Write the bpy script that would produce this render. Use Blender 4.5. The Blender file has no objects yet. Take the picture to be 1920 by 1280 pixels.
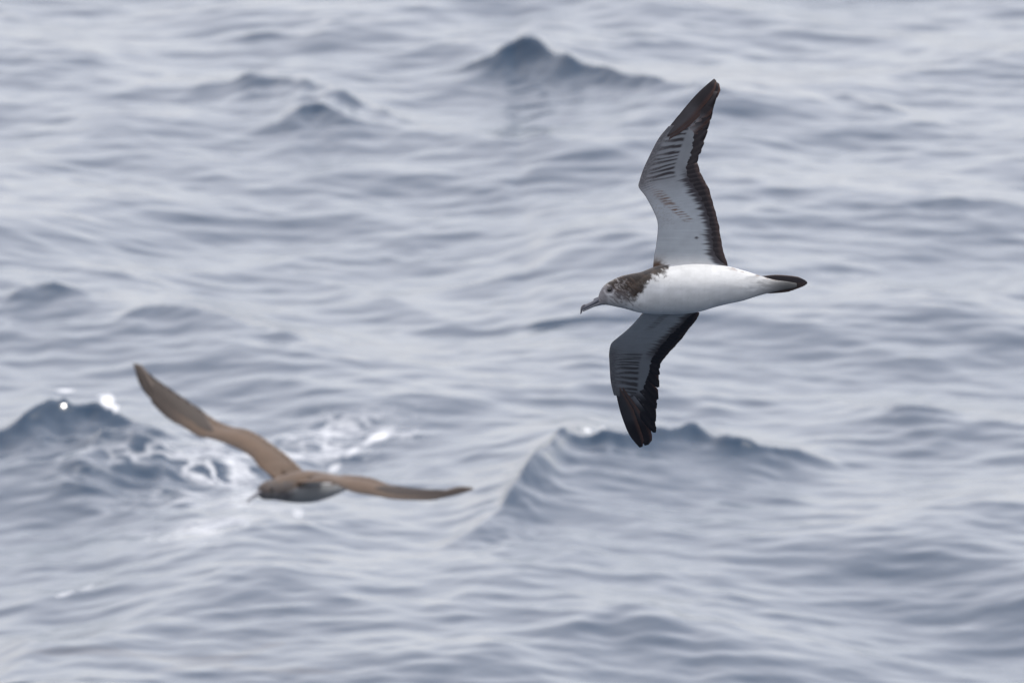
import bpy, math
import numpy as np

rng = np.random.default_rng(7)
scene = bpy.context.scene
C = scene.collection
R = math.radians

# ------------------------------------------------------------------ camera
CAM_H = 10.0                     # eye height above mean sea level (m), a boat's upper deck
PITCH = R(9.5)                   # the lens looks down this much
LENS = 667.6
cam_d = bpy.data.cameras.new('camera')
cam_d.lens = LENS
cam_d.sensor_width = 36.0
cam_d.clip_start = 0.5
cam_d.clip_end = 20000.0
cam_d.dof.use_dof = True
cam_d.dof.focus_distance = 40.0
cam_d.dof.aperture_fstop = LENS / 41.0
cam = bpy.data.objects.new('camera', cam_d)
cam.location = (0, 0, CAM_H)
cam.rotation_euler = (R(90) - PITCH, 0, 0)
C.objects.link(cam)
scene.camera = cam

# ------------------------------------------------------------------ sky and sun
SUN_EL, SUN_AZ = R(60), R(70)    # azimuth from +Y (the way the camera looks) towards +X
world = bpy.data.worlds.new('World')
scene.world = world
world.use_nodes = True
wn, wl = world.node_tree.nodes, world.node_tree.links
wn.clear()
out = wn.new('ShaderNodeOutputWorld')
bg = wn.new('ShaderNodeBackground')
sky = wn.new('ShaderNodeTexSky')
sky.sky_type = 'NISHITA'
sky.sun_disc = False
sky.sun_elevation = SUN_EL
sky.sun_rotation = SUN_AZ
sky.altitude = 0
sky.air_density = 1.0
sky.dust_density = 1.0
sky.ozone_density = 1.0
bg.inputs['Strength'].default_value = 0.10
# a thin bright veil of high cloud over the blue
wtc = wn.new('ShaderNodeTexCoord')
wmp = wn.new('ShaderNodeMapping'); wmp.inputs['Scale'].default_value = (1.0, 1.0, 2.6)
wl.new(wtc.outputs['Generated'], wmp.inputs['Vector'])
cl = wn.new('ShaderNodeTexNoise')
cl.inputs['Scale'].default_value = 2.2; cl.inputs['Detail'].default_value = 6.0; cl.inputs['Roughness'].default_value = 0.55
wl.new(wmp.outputs['Vector'], cl.inputs['Vector'])
cr = wn.new('ShaderNodeMapRange')
cr.inputs['From Min'].default_value = 0.3; cr.inputs['From Max'].default_value = 0.7
cr.inputs['To Min'].default_value = 0.58; cr.inputs['To Max'].default_value = 0.80
wl.new(cl.outputs['Fac'], cr.inputs['Value'])
veil = wn.new('ShaderNodeMix'); veil.data_type = 'RGBA'
wl.new(cr.outputs[0], veil.inputs[0])
wl.new(sky.outputs['Color'], veil.inputs[6])
veil.inputs[7].default_value = (9.9, 9.53, 9.86, 1)
wl.new(veil.outputs[2], bg.inputs['Color'])
wl.new(bg.outputs['Background'], out.inputs['Surface'])

sun_d = bpy.data.lights.new('sun', 'SUN')
sun_d.energy = 2.0
sun_d.angle = R(0.5)
sun_d.color = (1.0, 0.94, 0.86)
sun = bpy.data.objects.new('sun', sun_d)
sun.rotation_euler = (R(90) - SUN_EL, 0, R(180) - SUN_AZ)
sun.location = (0, 0, 60)
C.objects.link(sun)

scene.view_settings.view_transform = 'Standard'
scene.view_settings.look = 'None'
scene.view_settings.gamma = 1.0
scene.view_settings.exposure = 0.95
scene.view_settings.use_curve_mapping = False
scene.cycles.max_bounces = 6

# ------------------------------------------------------------------ helpers
S36 = 36.0 / LENS                # frame width per metre of depth
cp, sp = math.cos(PITCH), math.sin(PITCH)


def px_to_sea(px, py, z=0.0):
    """Where the line of sight through a picture point (1920 wide) meets height z."""
    a = (px - 960.0) / 1920.0 * S36
    b = -(py - 640.0) / 1920.0 * S36
    dy = cp + b * sp
    dz = -sp + b * cp
    t = (z - CAM_H) / dz
    return a * t, dy * t


def sea_to_px(x, y, z):
    dz = z - CAM_H
    depth = y * cp - dz * sp
    up = y * sp + dz * cp
    return 960.0 + x / depth / S36 * 1920.0, 640.0 - up / depth / S36 * 1920.0


def in_air(px, py, depth):
    a = (px - 960.0) / 1920.0 * S36 * depth
    b = -(py - 640.0) / 1920.0 * S36 * depth
    return (a, depth * cp + b * sp, CAM_H - depth * sp + b * cp)


def mesh_np(name, V, F, smooth=True):
    """Mesh from numpy arrays; F is an (n,4) or (n,3) array or a list of such."""
    me = bpy.data.meshes.new(name)
    Fs = F if isinstance(F, list) else [F]
    V = np.ascontiguousarray(V, dtype=np.float32)
    me.vertices.add(len(V))
    me.vertices.foreach_set('co', V.ravel())
    loops = np.concatenate([f.ravel() for f in Fs]).astype(np.int32)
    tot = np.concatenate([np.full(len(f), f.shape[1]) for f in Fs]).astype(np.int32)
    start = np.concatenate([[0], np.cumsum(tot)[:-1]]).astype(np.int32)
    me.loops.add(len(loops))
    me.loops.foreach_set('vertex_index', loops)
    me.polygons.add(len(tot))
    me.polygons.foreach_set('loop_start', start)
    me.polygons.foreach_set('loop_total', tot)
    me.update(calc_edges=True)
    me.validate()
    if smooth:
        me.polygons.foreach_set('use_smooth', np.ones(len(me.polygons), dtype=bool))
    return me


def set_color(me, name, col):
    a = me.attributes.new(name, 'FLOAT_COLOR', 'POINT')
    c4 = np.ones((len(col), 4), dtype=np.float32)
    c4[:, :3] = col
    a.data.foreach_set('color', c4.ravel())


def set_float(me, name, val):
    a = me.attributes.new(name, 'FLOAT', 'POINT')
    a.data.foreach_set('value', np.ascontiguousarray(val, dtype=np.float32).ravel())


def link(name, me, mat=None, parent=None):
    o = bpy.data.objects.new(name, me)
    C.objects.link(o)
    if mat is not None:
        me.materials.append(mat)
    if parent is not None:
        o.parent = parent
    return o


def sstep(a, b, x):
    t = np.clip((x - a) / (b - a), 0, 1)
    return t * t * (3 - 2 * t)


_perm = np.random.default_rng(3).random((256, 256))


def vnoise(x, y):
    x = np.asarray(x, dtype=float); y = np.asarray(y, dtype=float)
    xi = np.floor(x).astype(int); yi = np.floor(y).astype(int)
    fx = x - xi; fy = y - yi
    fx = fx * fx * (3 - 2 * fx); fy = fy * fy * (3 - 2 * fy)
    g = lambda i, j: _perm[i % 256, j % 256]
    a = g(xi, yi) * (1 - fx) + g(xi + 1, yi) * fx
    b = g(xi, yi + 1) * (1 - fx) + g(xi + 1, yi + 1) * fx
    return a * (1 - fy) + b * fy


def fbm(x, y, n=3):
    s, a, t = 0.0, 1.0, 0.0
    for k in range(n):
        s = s + a * vnoise(x * 2 ** k + 17 * k, y * 2 ** k + 31 * k)
        t += a
        a *= 0.55
    return s / t


def spline(P, q):
    """Catmull-Rom through the rows of P, sampled at row positions q."""
    P = np.asarray(P, dtype=float)
    n = len(P)
    q = np.clip(np.asarray(q, dtype=float), 0, n - 1)
    i = np.minimum(np.floor(q).astype(int), n - 2)
    t = (q - i)[:, None]
    pad = np.vstack([2 * P[0] - P[1], P, 2 * P[-1] - P[-2]])
    a, b, c, d = pad[i], pad[i + 1], pad[i + 2], pad[i + 3]
    return 0.5 * (2 * b + (c - a) * t + (2 * a - 5 * b + 4 * c - d) * t ** 2 + (3 * b - a - 3 * c + d) * t ** 3)


def norm(v):
    return v / np.maximum(np.linalg.norm(v, axis=-1, keepdims=True), 1e-9)


# ------------------------------------------------------------------ the sea
def graded(a0, a1, fine, far_lo, far_hi, grow=1.12):
    core = np.arange(a0, a1 + fine / 2, fine)
    lo, st = [], fine
    x = core[0]
    while x > far_lo:
        st *= grow; x -= st; lo.append(x)
    hi, st = [], fine
    x = core[-1]
    while x < far_hi:
        st *= grow; x += st; hi.append(x)
    return np.concatenate([lo[::-1], core, hi])


xs = graded(-3.4, 3.4, 0.0115, -6000, 6000)
ys = graded(51.5, 70.5, 0.018, -300, 15000)
X, Y = np.meshgrid(xs, ys, indexing='ij')
wx = 1 - sstep(3.6, 9.0, np.abs(xs))
wy = sstep(44, 51, ys) * (1 - sstep(71, 79, ys))
W = wx[:, None] * wy[None, :]           # short waves only where the grid can carry them


def wave_field(n, lam0, lam1, slope_rms, dir0, spread, seed, tilt=0.0, chop=0.8):
    g = np.random.default_rng(seed)
    lam = np.exp(g.uniform(np.log(lam0), np.log(lam1), n))
    k = 2 * np.pi / lam
    th = dir0 + g.normal(0, spread, n)
    wgt = (lam / lam1) ** tilt
    s = wgt / np.sqrt((wgt ** 2).sum() / 2) * slope_rms
    a = s / k
    ph = g.uniform(0, 2 * np.pi, n)
    kx, ky = k * np.cos(th), k * np.sin(th)
    ex = np.exp(1j * np.outer(xs, kx))
    ey = np.exp(1j * np.outer(ky, ys))
    z = ((ex * (a * np.exp(1j * ph))) @ ey)
    dx = (ex * (a * np.cos(th) * np.exp(1j * (ph + np.pi / 2)))) @ ey
    dyy = (ex * (a * np.sin(th) * np.exp(1j * (ph + np.pi / 2)))) @ ey
    return z.real, dx.real * chop, dyy.real * chop


Z = np.zeros_like(X); DX = np.zeros_like(X); DY = np.zeros_like(X)
for spec in (dict(n=40, lam0=1.0, lam1=3.6, slope_rms=0.066, dir0=R(22), spread=R(20), seed=11),
             dict(n=40, lam0=1.0, lam1=3.6, slope_rms=0.052, dir0=R(-24), spread=R(20), seed=15),
             dict(n=80, lam0=0.28, lam1=1.0, slope_rms=0.024, dir0=R(45), spread=R(45), seed=12, tilt=0.3),
             dict(n=80, lam0=0.28, lam1=1.0, slope_rms=0.022, dir0=R(-50), spread=R(45), seed=16, tilt=0.3),
             dict(n=160, lam0=0.08, lam1=0.28, slope_rms=0.052, dir0=R(80), spread=R(70), seed=13, tilt=0.6)):
    z, dx, dy = wave_field(**spec)
    Z += z * W; DX += dx * W; DY += dy * W
# sharp-crested ripples: crest lines where two slopes meet
for spec in (dict(n=50, lam0=0.7, lam1=2.4, slope_rms=0.032, dir0=R(30), spread=R(22), seed=31),
             dict(n=50, lam0=0.6, lam1=2.0, slope_rms=0.028, dir0=R(-32), spread=R(22), seed=32),
             dict(n=60, lam0=0.2, lam1=0.7, slope_rms=0.022, dir0=R(70), spread=R(40), seed=33)):
    z, dx, dy = wave_field(**spec)
    e_ = .12 * z[::7, ::7].std()
    Z -= np.sqrt(z * z + e_ * e_) * W

# single peaked wavelets: crest line (picture x, picture y, height m) + cross profile
RIDGES = [
    # pts, cusp share, cusp length, broad front length, back length
    ([(1020, 850, .10), (1060, 826, .17), (1100, 811, .19), (1180, 801, .20), (1300, 783, .21), (1390, 805, .18), (1480, 826, .11), (1560, 838, .06), (1640, 850, .0)], .27, .048, 3.2, .7),
    ([(820, 1045, .0), (880, 1003, .06), (930, 958, .10), (975, 905, .14), (1010, 868, .16), (1050, 832, .15), (1090, 815, .07), (1130, 810, .0)], .48, .11, .9, .55),
    ([(-120, 830, .03), (0, 790, .11), (60, 762, .15), (95, 736, .18), (130, 734, .18), (200, 746, .15), (225, 775, .10), (300, 800, .06), (380, 830, .0)], .48, .075, 1.8, .55),
    ([(90, 900, .0), (130, 860, .05), (160, 825, .10), (195, 800, .14), (245, 803, .14), (320, 825, .10), (420, 845, .06), (540, 850, .0)], .45, .12, .4, .6),
    ([(860, 130, .0), (915, 92, .12), (955, 52, .20), (985, 60, .195), (1050, 96, .15), (1130, 127, .115), (1240, 165, .07), (1360, 205, .02), (1480, 240, .0)], .46, .07, 2.0, .6),
    ([(340, 165, .0), (410, 148, .045), (480, 126, .10), (540, 140, .08), (590, 136, .12), (640, 152, .115), (720, 186, .08), (820, 225, .035), (960, 275, .0)], .42, .11, .5, .5),
    ([(470, 245, .0), (535, 212, .05), (583, 183, .10), (612, 195, .07), (690, 240, .0)], .5, .10, .4, .6),
    ([(-90, 600, .05), (0, 548, .08), (60, 532, .085), (130, 542, .07), (200, 556, .03), (240, 560, .0)], .40, .13, .6, .5),
    ([(190, 625, .0), (245, 592, .05), (310, 580, .06), (400, 600, .045), (520, 630, .03), (720, 680, .0)], .40, .11, .6, .5),
    ([(1540, 172, .0), (1620, 182, .04), (1700, 198, .04), (1790, 220, .0)], .45, .10, .5, .5),
    ([(1590, 762, .0), (1660, 750, .045), (1740, 756, .045), (1820, 775, .0)], .5, .09, .4, .5),
    ([(690, 446, .0), (770, 436, .03), (870, 446, .0)], .5, .09, .4, .5),
    ([(420, 58, .0), (460, 52, .035), (510, 58, .0)], .5, .09, .3, .5),
    ([(530, 66, .0), (590, 58, .03), (660, 62, .0)], .5, .09, .3, .5),
    ([(1660, 400, .0), (1760, 375, .04), (1880, 372, .045), (2000, 390, .0)], .35, .10, .6, .5),
    ([(1090, 165, .0), (1160, 155, .03), (1240, 175, .0)], .5, .09, .3, .5),
    ([(-60, 15, .03), (20, 8, .04), (80, 18, .0)], .5, .10, .4, .5),
    ([(130, 105, .0), (180, 92, .03), (240, 108, .0)], .5, .10, .4, .5),
]


BROAD = 0.45


def add_ridge(pts, cusp, Lc, Lf, Lb):
    q = np.linspace(0, len(pts) - 1, 10 * len(pts))
    P = spline(pts, q)
    cx, cy = px_to_sea(P[:, 0], P[:, 1], P[:, 2] * (cusp + (1 - cusp) * BROAD))
    h = np.maximum(P[:, 2], 0)
    x0, x1 = cx.min() - 1.5, cx.max() + 1.5
    y0, y1 = cy.min() - 4, cy.max() + 3
    ix = np.where((xs > x0) & (xs < x1))[0]
    iy = np.where((ys > y0) & (ys < y1))[0]
    sx = slice(ix[0], ix[-1] + 1); sy = slice(iy[0], iy[-1] + 1)
    # crest y and height as functions of x (crest lines run across the view)
    xx = xs[sx]
    o = np.argsort(cx)
    cyx = np.interp(xx, cx[o], cy[o])
    hx = np.interp(xx, cx[o], h[o], left=0, right=0)
    kx_ = np.exp(-.5 * (np.arange(-12, 13) / 3.5) ** 2); kx_ /= kx_.sum()
    sm = lambda a_: np.convolve(np.pad(a_, 12, mode='edge'), kx_, mode='valid')
    cyx = sm(cyx); hx = sm(hx)
    kw_ = np.exp(-.5 * (np.arange(-60, 61) / 11.) ** 2); kw_ /= kw_.sum()
    smw = lambda a_: np.convolve(np.pad(a_, 60, mode='edge'), kw_, mode='valid')
    hb, cyb = smw(hx), smw(cyx)
    crest_gap = cyb - cyx
    jit = 0.10 * (fbm(xx * 7 + 5, xx * 0 + 3) - .5)
    cvar = np.clip(.2 + 1.5 * fbm(xx * 6 + cx[0] * 7, xx * 0 + 8), .2, 1.15)
    d = (cyx + jit)[:, None] - ys[None, sy]          # + in front of the crest
    slope = np.gradient(cyx, xx)
    d = d / np.sqrt(1 + np.clip(slope, -2.5, 2.5) ** 2)[:, None]
    df = np.maximum(d, 0); db = np.maximum(-d, 0)
    wob = 0.8 + 0.5 * fbm(X[sx, sy] * 3.2, Y[sx, sy] * 1.6)
    dbig = d + crest_gap[:, None] * .5
    big = np.where(dbig > 0, np.exp(-(np.maximum(dbig, 0) / (Lf * wob)) ** 1.3), np.exp(-(np.maximum(-dbig, 0) / Lb) ** 1.5))
    rip = 0.75 + .5 * fbm(X[sx, sy] * 16 + 3, Y[sx, sy] * 9, 2)
    small = np.where(d > 0, np.exp(-df / (Lc * wob) * rip), np.exp(-db / (Lb * .25)))
    Z[sx, sy] += 0.022 * (fbm(X[sx, sy] * 13, Y[sx, sy] * 6 + 9, 3) - .5) * np.exp(-np.abs(d) / .22) * np.minimum(1, hx / .1)[:, None]
    Z[sx, sy] += (1 - cusp) * BROAD * hb[:, None] * big + (cusp * cvar * hx)[:, None] * small


for rdg in RIDGES:
    add_ridge(*rdg)

# broken water below the breaking crest on the left
def patch(px, py, rx, ry, amp, seed, lam0=.07, lam1=.3):
    cx, cy = px_to_sea(px, py, .03)
    mx = rx / 593.0
    my = ry / 593.0 / 0.165
    m = np.exp(-(((xs - cx) / mx)[:, None] ** 2 + ((ys - cy) / my)[None, :] ** 2) ** 1.5)
    z, dx, dy = wave_field(90, lam0, lam1, amp, R(75), R(60), seed, 0.3, .9)
    Z[...] += z * m
    DX[...] += dx * m; DY[...] += dy * m


patch(290, 870, 240, 70, .18, 21)
patch(560, 850, 230, 60, .10, 22)
patch(480, 960, 230, 45, .09, 23)
patch(1090, 880, 150, 50, .045, 24)

XX = X + DX
YY = Y + DY
PX, PY = sea_to_px(XX, np.maximum(YY, 20), Z)

# foam: where air is beaten into the water (1 = white)
foam = np.zeros_like(Z)
dense = np.zeros_like(Z)


def splat(arr, px, py, rx, ry, s, rot=0.0):
    c, si = math.cos(R(rot)), math.sin(R(rot))
    u = (PX - px) * c + (PY - py) * si
    v = -(PX - px) * si + (PY - py) * c
    arr[...] = np.maximum(arr, s * np.exp(-((u / rx) ** 2 + (v / ry) ** 2)))


splat(dense, 202, 752, 15, 17, 1.15)
splat(dense, 216, 764, 9, 9, .9)
splat(dense, 190, 742, 14, 4, .8)
splat(dense, 218, 772, 8, 6, .7)
splat(dense, 122, 732, 24, 5, .8)
splat(dense, 1100, 806, 12, 6, .8)
splat(dense, 1130, 800, 10, 4, .6)
splat(dense, 660, 846, 30, 13, .72, -32)
splat(dense, 628, 876, 24, 12, .72, -40)
splat(dense, 600, 896, 26, 9, .62, -20)
splat(dense, 690, 830, 24, 7, .7, -20)
splat(dense, 715, 815, 34, 13, .9, -15)
splat(dense, 610, 905, 30, 12, .7, -30)
splat(dense, 120, 1114, 34, 7, .6, -16)
splat(dense, 165, 1101, 26, 6, .6, -20)
splat(dense, 380, 995, 44, 9, .50, -26)
splat(dense, 452, 964, 26, 8, .45, -18)
splat(dense, 408, 850, 30, 16, .6, -10)
splat(dense, 372, 892, 22, 12, .6)
splat(dense, 560, 962, 22, 18, .6)
splat(foam, 420, 870, 160, 65, .9, -12)
splat(foam, 620, 825, 150, 40, .95, -8)
splat(foam, 430, 960, 150, 40, .6, -22)
splat(foam, 280, 870, 130, 45, .8)
foam *= (Y > 40) & (Y < 80)
dense *= (Y > 40) & (Y < 80)

nx, ny = len(xs), len(ys)
idx = np.arange(nx * ny).reshape(nx, ny)
F = np.stack([idx[:-1, :-1], idx[1:, :-1], idx[1:, 1:], idx[:-1, 1:]], -1).reshape(-1, 4)
sea_me = mesh_np('water', np.stack([XX, YY, Z], -1).reshape(-1, 3), F)
set_float(sea_me, 'foam', foam.ravel())
set_float(sea_me, 'dense_foam', dense.ravel())


def new_mat(name):
    m = bpy.data.materials.new(name)
    m.use_nodes = True
    n = m.node_tree.nodes
    n.clear()
    o = n.new('ShaderNodeOutputMaterial')
    b = n.new('ShaderNodeBsdfPrincipled')
    m.node_tree.links.new(b.outputs[0], o.inputs['Surface'])
    return m, n, m.node_tree.links, b, o


m_water, n, l, b, o = new_mat('sea_water')
b.inputs['Base Color'].default_value = (0.010, 0.028, 0.055, 1)
b.inputs['Roughness'].default_value = 0.18
b.inputs['IOR'].default_value = 1.333
tc = n.new('ShaderNodeTexCoord')
nz = n.new('ShaderNodeTexNoise')
nz.inputs['Scale'].default_value = 9.0
nz.inputs['Detail'].default_value = 3.0
l.new(tc.outputs['Object'], nz.inputs['Vector'])
bp = n.new('ShaderNodeBump')
bp.inputs['Strength'].default_value = 0.12
bp.inputs['Distance'].default_value = 0.03
l.new(nz.outputs['Fac'], bp.inputs['Height'])
l.new(bp.outputs['Normal'], b.inputs['Normal'])
fb = n.new('ShaderNodeBsdfPrincipled')
fb.inputs['Base Color'].default_value = (0.55, 0.57, 0.60, 1)
fb.inputs['Roughness'].default_value = 0.8
vo = n.new('ShaderNodeTexVoronoi')
vo.feature = 'DISTANCE_TO_EDGE'
vo.inputs['Scale'].default_value = 11.0
wob = n.new('ShaderNodeTexNoise')
wob.inputs['Scale'].default_value = 5.0
wob.inputs['Detail'].default_value = 4.0
l.new(tc.outputs['Object'], wob.inputs['Vector'])
mixv = n.new('ShaderNodeMix'); mixv.data_type = 'VECTOR'
mixv.inputs['Factor'].default_value = 0.25
l.new(tc.outputs['Object'], mixv.inputs[4])
l.new(wob.outputs['Color'], mixv.inputs[5])
l.new(mixv.outputs[1], vo.inputs['Vector'])
lace = n.new('ShaderNodeMapRange')
lace.inputs['From Min'].default_value = 0.0
lace.inputs['From Max'].default_value = 0.22
lace.inputs['To Min'].default_value = 1.0
lace.inputs['To Max'].default_value = 0.0
l.new(vo.outputs['Distance'], lace.inputs['Value'])
fa = n.new('ShaderNodeAttribute'); fa.attribute_name = 'foam'
da = n.new('ShaderNodeAttribute'); da.attribute_name = 'dense_foam'


def math_node(n, l, op, a, bb):
    k = n.new('ShaderNodeMath'); k.operation = op
    for i, v in enumerate((a, bb)):
        if isinstance(v, (int, float)):
            k.inputs[i].default_value = v
        else:
            l.new(v, k.inputs[i])
    return k.outputs[0]


wide = n.new('ShaderNodeTexNoise'); wide.inputs['Scale'].default_value = 3.0; wide.inputs['Detail'].default_value = 5.0
l.new(tc.outputs['Object'], wide.inputs['Vector'])
gate = n.new('ShaderNodeMapRange')
gate.inputs['From Min'].default_value = 0.40; gate.inputs['From Max'].default_value = 0.62
l.new(wide.outputs['Fac'], gate.inputs['Value'])
lf = math_node(n, l, 'MULTIPLY', lace.outputs[0], fa.outputs['Fac'])
lf = math_node(n, l, 'MULTIPLY', lf, gate.outputs[0])
fine = n.new('ShaderNodeTexNoise'); fine.inputs['Scale'].default_value = 14.0; fine.inputs['Detail'].default_value = 4.0
l.new(tc.outputs['Object'], fine.inputs['Vector'])
dg = math_node(n, l, 'MULTIPLY', da.outputs['Fac'], math_node(n, l, 'ADD', fine.outputs['Fac'], 0.42))
dm = n.new('ShaderNodeMapRange')
dm.inputs['From Min'].default_value = 0.35; dm.inputs['From Max'].default_value = 0.85
l.new(dg, dm.inputs['Value'])
tot = math_node(n, l, 'MAXIMUM', lf, dm.outputs[0])
ms = n.new('ShaderNodeMixShader')
l.new(tot, ms.inputs[0]); l.new(b.outputs[0], ms.inputs[1]); l.new(fb.outputs[0], ms.inputs[2])
l.new(ms.outputs[0], o.inputs['Surface'])
sea = link('water', sea_me, m_water)
sea['kind'] = 'structure'
sea['label'] = 'choppy grey-blue sea with small peaked waves and foam'

# ------------------------------------------------------------------ plumage materials
def plumage(name, rough=0.75, transl=0.0, grain=40.0, sheen=0.12):
    m, n, l, b, o = new_mat(name)
    at = n.new('ShaderNodeAttribute'); at.attribute_name = 'plumage'
    tc = n.new('ShaderNodeTexCoord')
    nz = n.new('ShaderNodeTexNoise')
    nz.inputs['Scale'].default_value = grain
    nz.inputs['Detail'].default_value = 5.0
    l.new(tc.outputs['Object'], nz.inputs['Vector'])
    mr = n.new('ShaderNodeMapRange')
    mr.inputs['From Min'].default_value = 0.3; mr.inputs['From Max'].default_value = 0.7
    mr.inputs['To Min'].default_value = 0.92; mr.inputs['To Max'].default_value = 1.06
    l.new(nz.outputs['Fac'], mr.inputs['Value'])
    mx = n.new('ShaderNodeVectorMath'); mx.operation = 'SCALE'
    l.new(at.outputs['Color'], mx.inputs[0]); l.new(mr.outputs[0], mx.inputs['Scale'])
    l.new(mx.outputs[0], b.inputs['Base Color'])
    b.inputs['Roughness'].default_value = rough
    b.inputs['Specular IOR Level'].default_value = 0.25
    b.inputs['Sheen Weight'].default_value = sheen
    bp = n.new('ShaderNodeBump')
    bp.inputs['Strength'].default_value = 0.10; bp.inputs['Distance'].default_value = 0.002
    n2 = n.new('ShaderNodeTexNoise'); n2.inputs['Scale'].default_value = 140.0; n2.inputs['Detail'].default_value = 3.0
    l.new(tc.outputs['Object'], n2.inputs['Vector'])
    l.new(n2.outputs['Fac'], bp.inputs['Height'])
    l.new(bp.outputs['Normal'], b.inputs['Normal'])
    if transl > 0:
        tr = n.new('ShaderNodeBsdfTranslucent')
        sc = n.new('ShaderNodeMix'); sc.data_type = 'RGBA'; sc.blend_type = 'MULTIPLY'
        sc.inputs['Factor'].default_value = 1.0
        l.new(mx.outputs[0], sc.inputs[6]); sc.inputs[7].default_value = (1.0, 0.75, 0.5, 1)
        l.new(sc.outputs[2], tr.inputs['Color'])
        ms = n.new('ShaderNodeMixShader'); ms.inputs[0].default_value = transl
        l.new(b.outputs[0], ms.inputs[1]); l.new(tr.outputs[0], ms.inputs[2])
        l.new(ms.outputs[0], o.inputs['Surface'])
    return m


m_body = plumage('body_plumage')
m_feather = plumage('feather_vane', 0.65, 0.07, sheen=0.0)


def plain(name, col, rough):
    m, n, l, b, o = new_mat(name)
    nz = n.new('ShaderNodeTexNoise'); nz.inputs['Scale'].default_value = 150.0
    tc = n.new('ShaderNodeTexCoord'); l.new(tc.outputs['Object'], nz.inputs['Vector'])
    rp = n.new('ShaderNodeValToRGB')
    rp.color_ramp.elements[0].color = tuple(c * .75 for c in col) + (1,)
    rp.color_ramp.elements[1].color = tuple(min(1, c * 1.25) for c in col) + (1,)
    l.new(nz.outputs['Fac'], rp.inputs['Fac']); l.new(rp.outputs['Color'], b.inputs['Base Color'])
    b.inputs['Roughness'].default_value = rough
    return m


m_bill = plain('bill_horn', (0.10, 0.105, 0.125), 0.4)
m_hook = plain('bill_hook_horn', (0.06, 0.06, 0.075), 0.35)
m_eye = plain('eye_black', (0.008, 0.007, 0.007), 0.08)

WHITE = np.array((0.43, 0.445, 0.455))
BROWN = np.array((0.056, 0.034, 0.022))
DARK = np.array((0.013, 0.011, 0.014))


def mix(a, b, t):
    t = np.asarray(t)[..., None]
    return a * (1 - t) + b * t


# ------------------------------------------------------------------ the bird builder
class Wing:
    """Planform stations: leading edge, trailing edge (px,py,depth); dorsal side towards 'up'."""

    def __init__(self, st, frac, v_cov, v_wrist, up, thick=(.085, .035)):
        st = np.asarray(st, dtype=float)
        self.LE = np.stack([st[:, 0], st[:, 4], -st[:, 1]], -1)
        self.TE = np.stack([st[:, 2], st[:, 5], -st[:, 3]], -1)
        self.n = len(st)
        self.frac = frac
        self.v_cov, self.v_wrist = v_cov, v_wrist
        self.up = np.array(up, dtype=float)
        self.thick = thick

    def edges(self, v):
        v = np.atleast_1d(v)
        return spline(self.LE, v), spline(self.TE, v)

    def normal(self, v):
        v = np.atleast_1d(v)
        e = 0.15
        l0, t0 = self.edges(np.clip(v - e, 0, self.n - 1)); l1, t1 = self.edges(np.clip(v + e, 0, self.n - 1))
        span = (l1 + t1) - (l0 + t0)
        l, t = self.edges(v)
        ch = t - l
        # near the tip the chord vanishes: lean on an inner chord
        li, ti = self.edges(np.minimum(v, self.n - 3))
        ch = np.where((np.linalg.norm(ch, axis=1) < 12)[:, None], ti - li, ch)
        N = norm(np.cross(ch, span))
        return N * np.sign(N @ self.up)[:, None]

    def point(self, v, f, camber=0.045):
        """On the mid surface at span position v and chord fraction f."""
        v = np.atleast_1d(v); f = np.atleast_1d(f)
        l, t = self.edges(v)
        c = np.linalg.norm(t - l, axis=1)
        return l + f[:, None] * (t - l) + self.normal(v) * (camber * c * np.sin(np.pi * np.clip(f, 0, 1)))[:, None]


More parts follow.
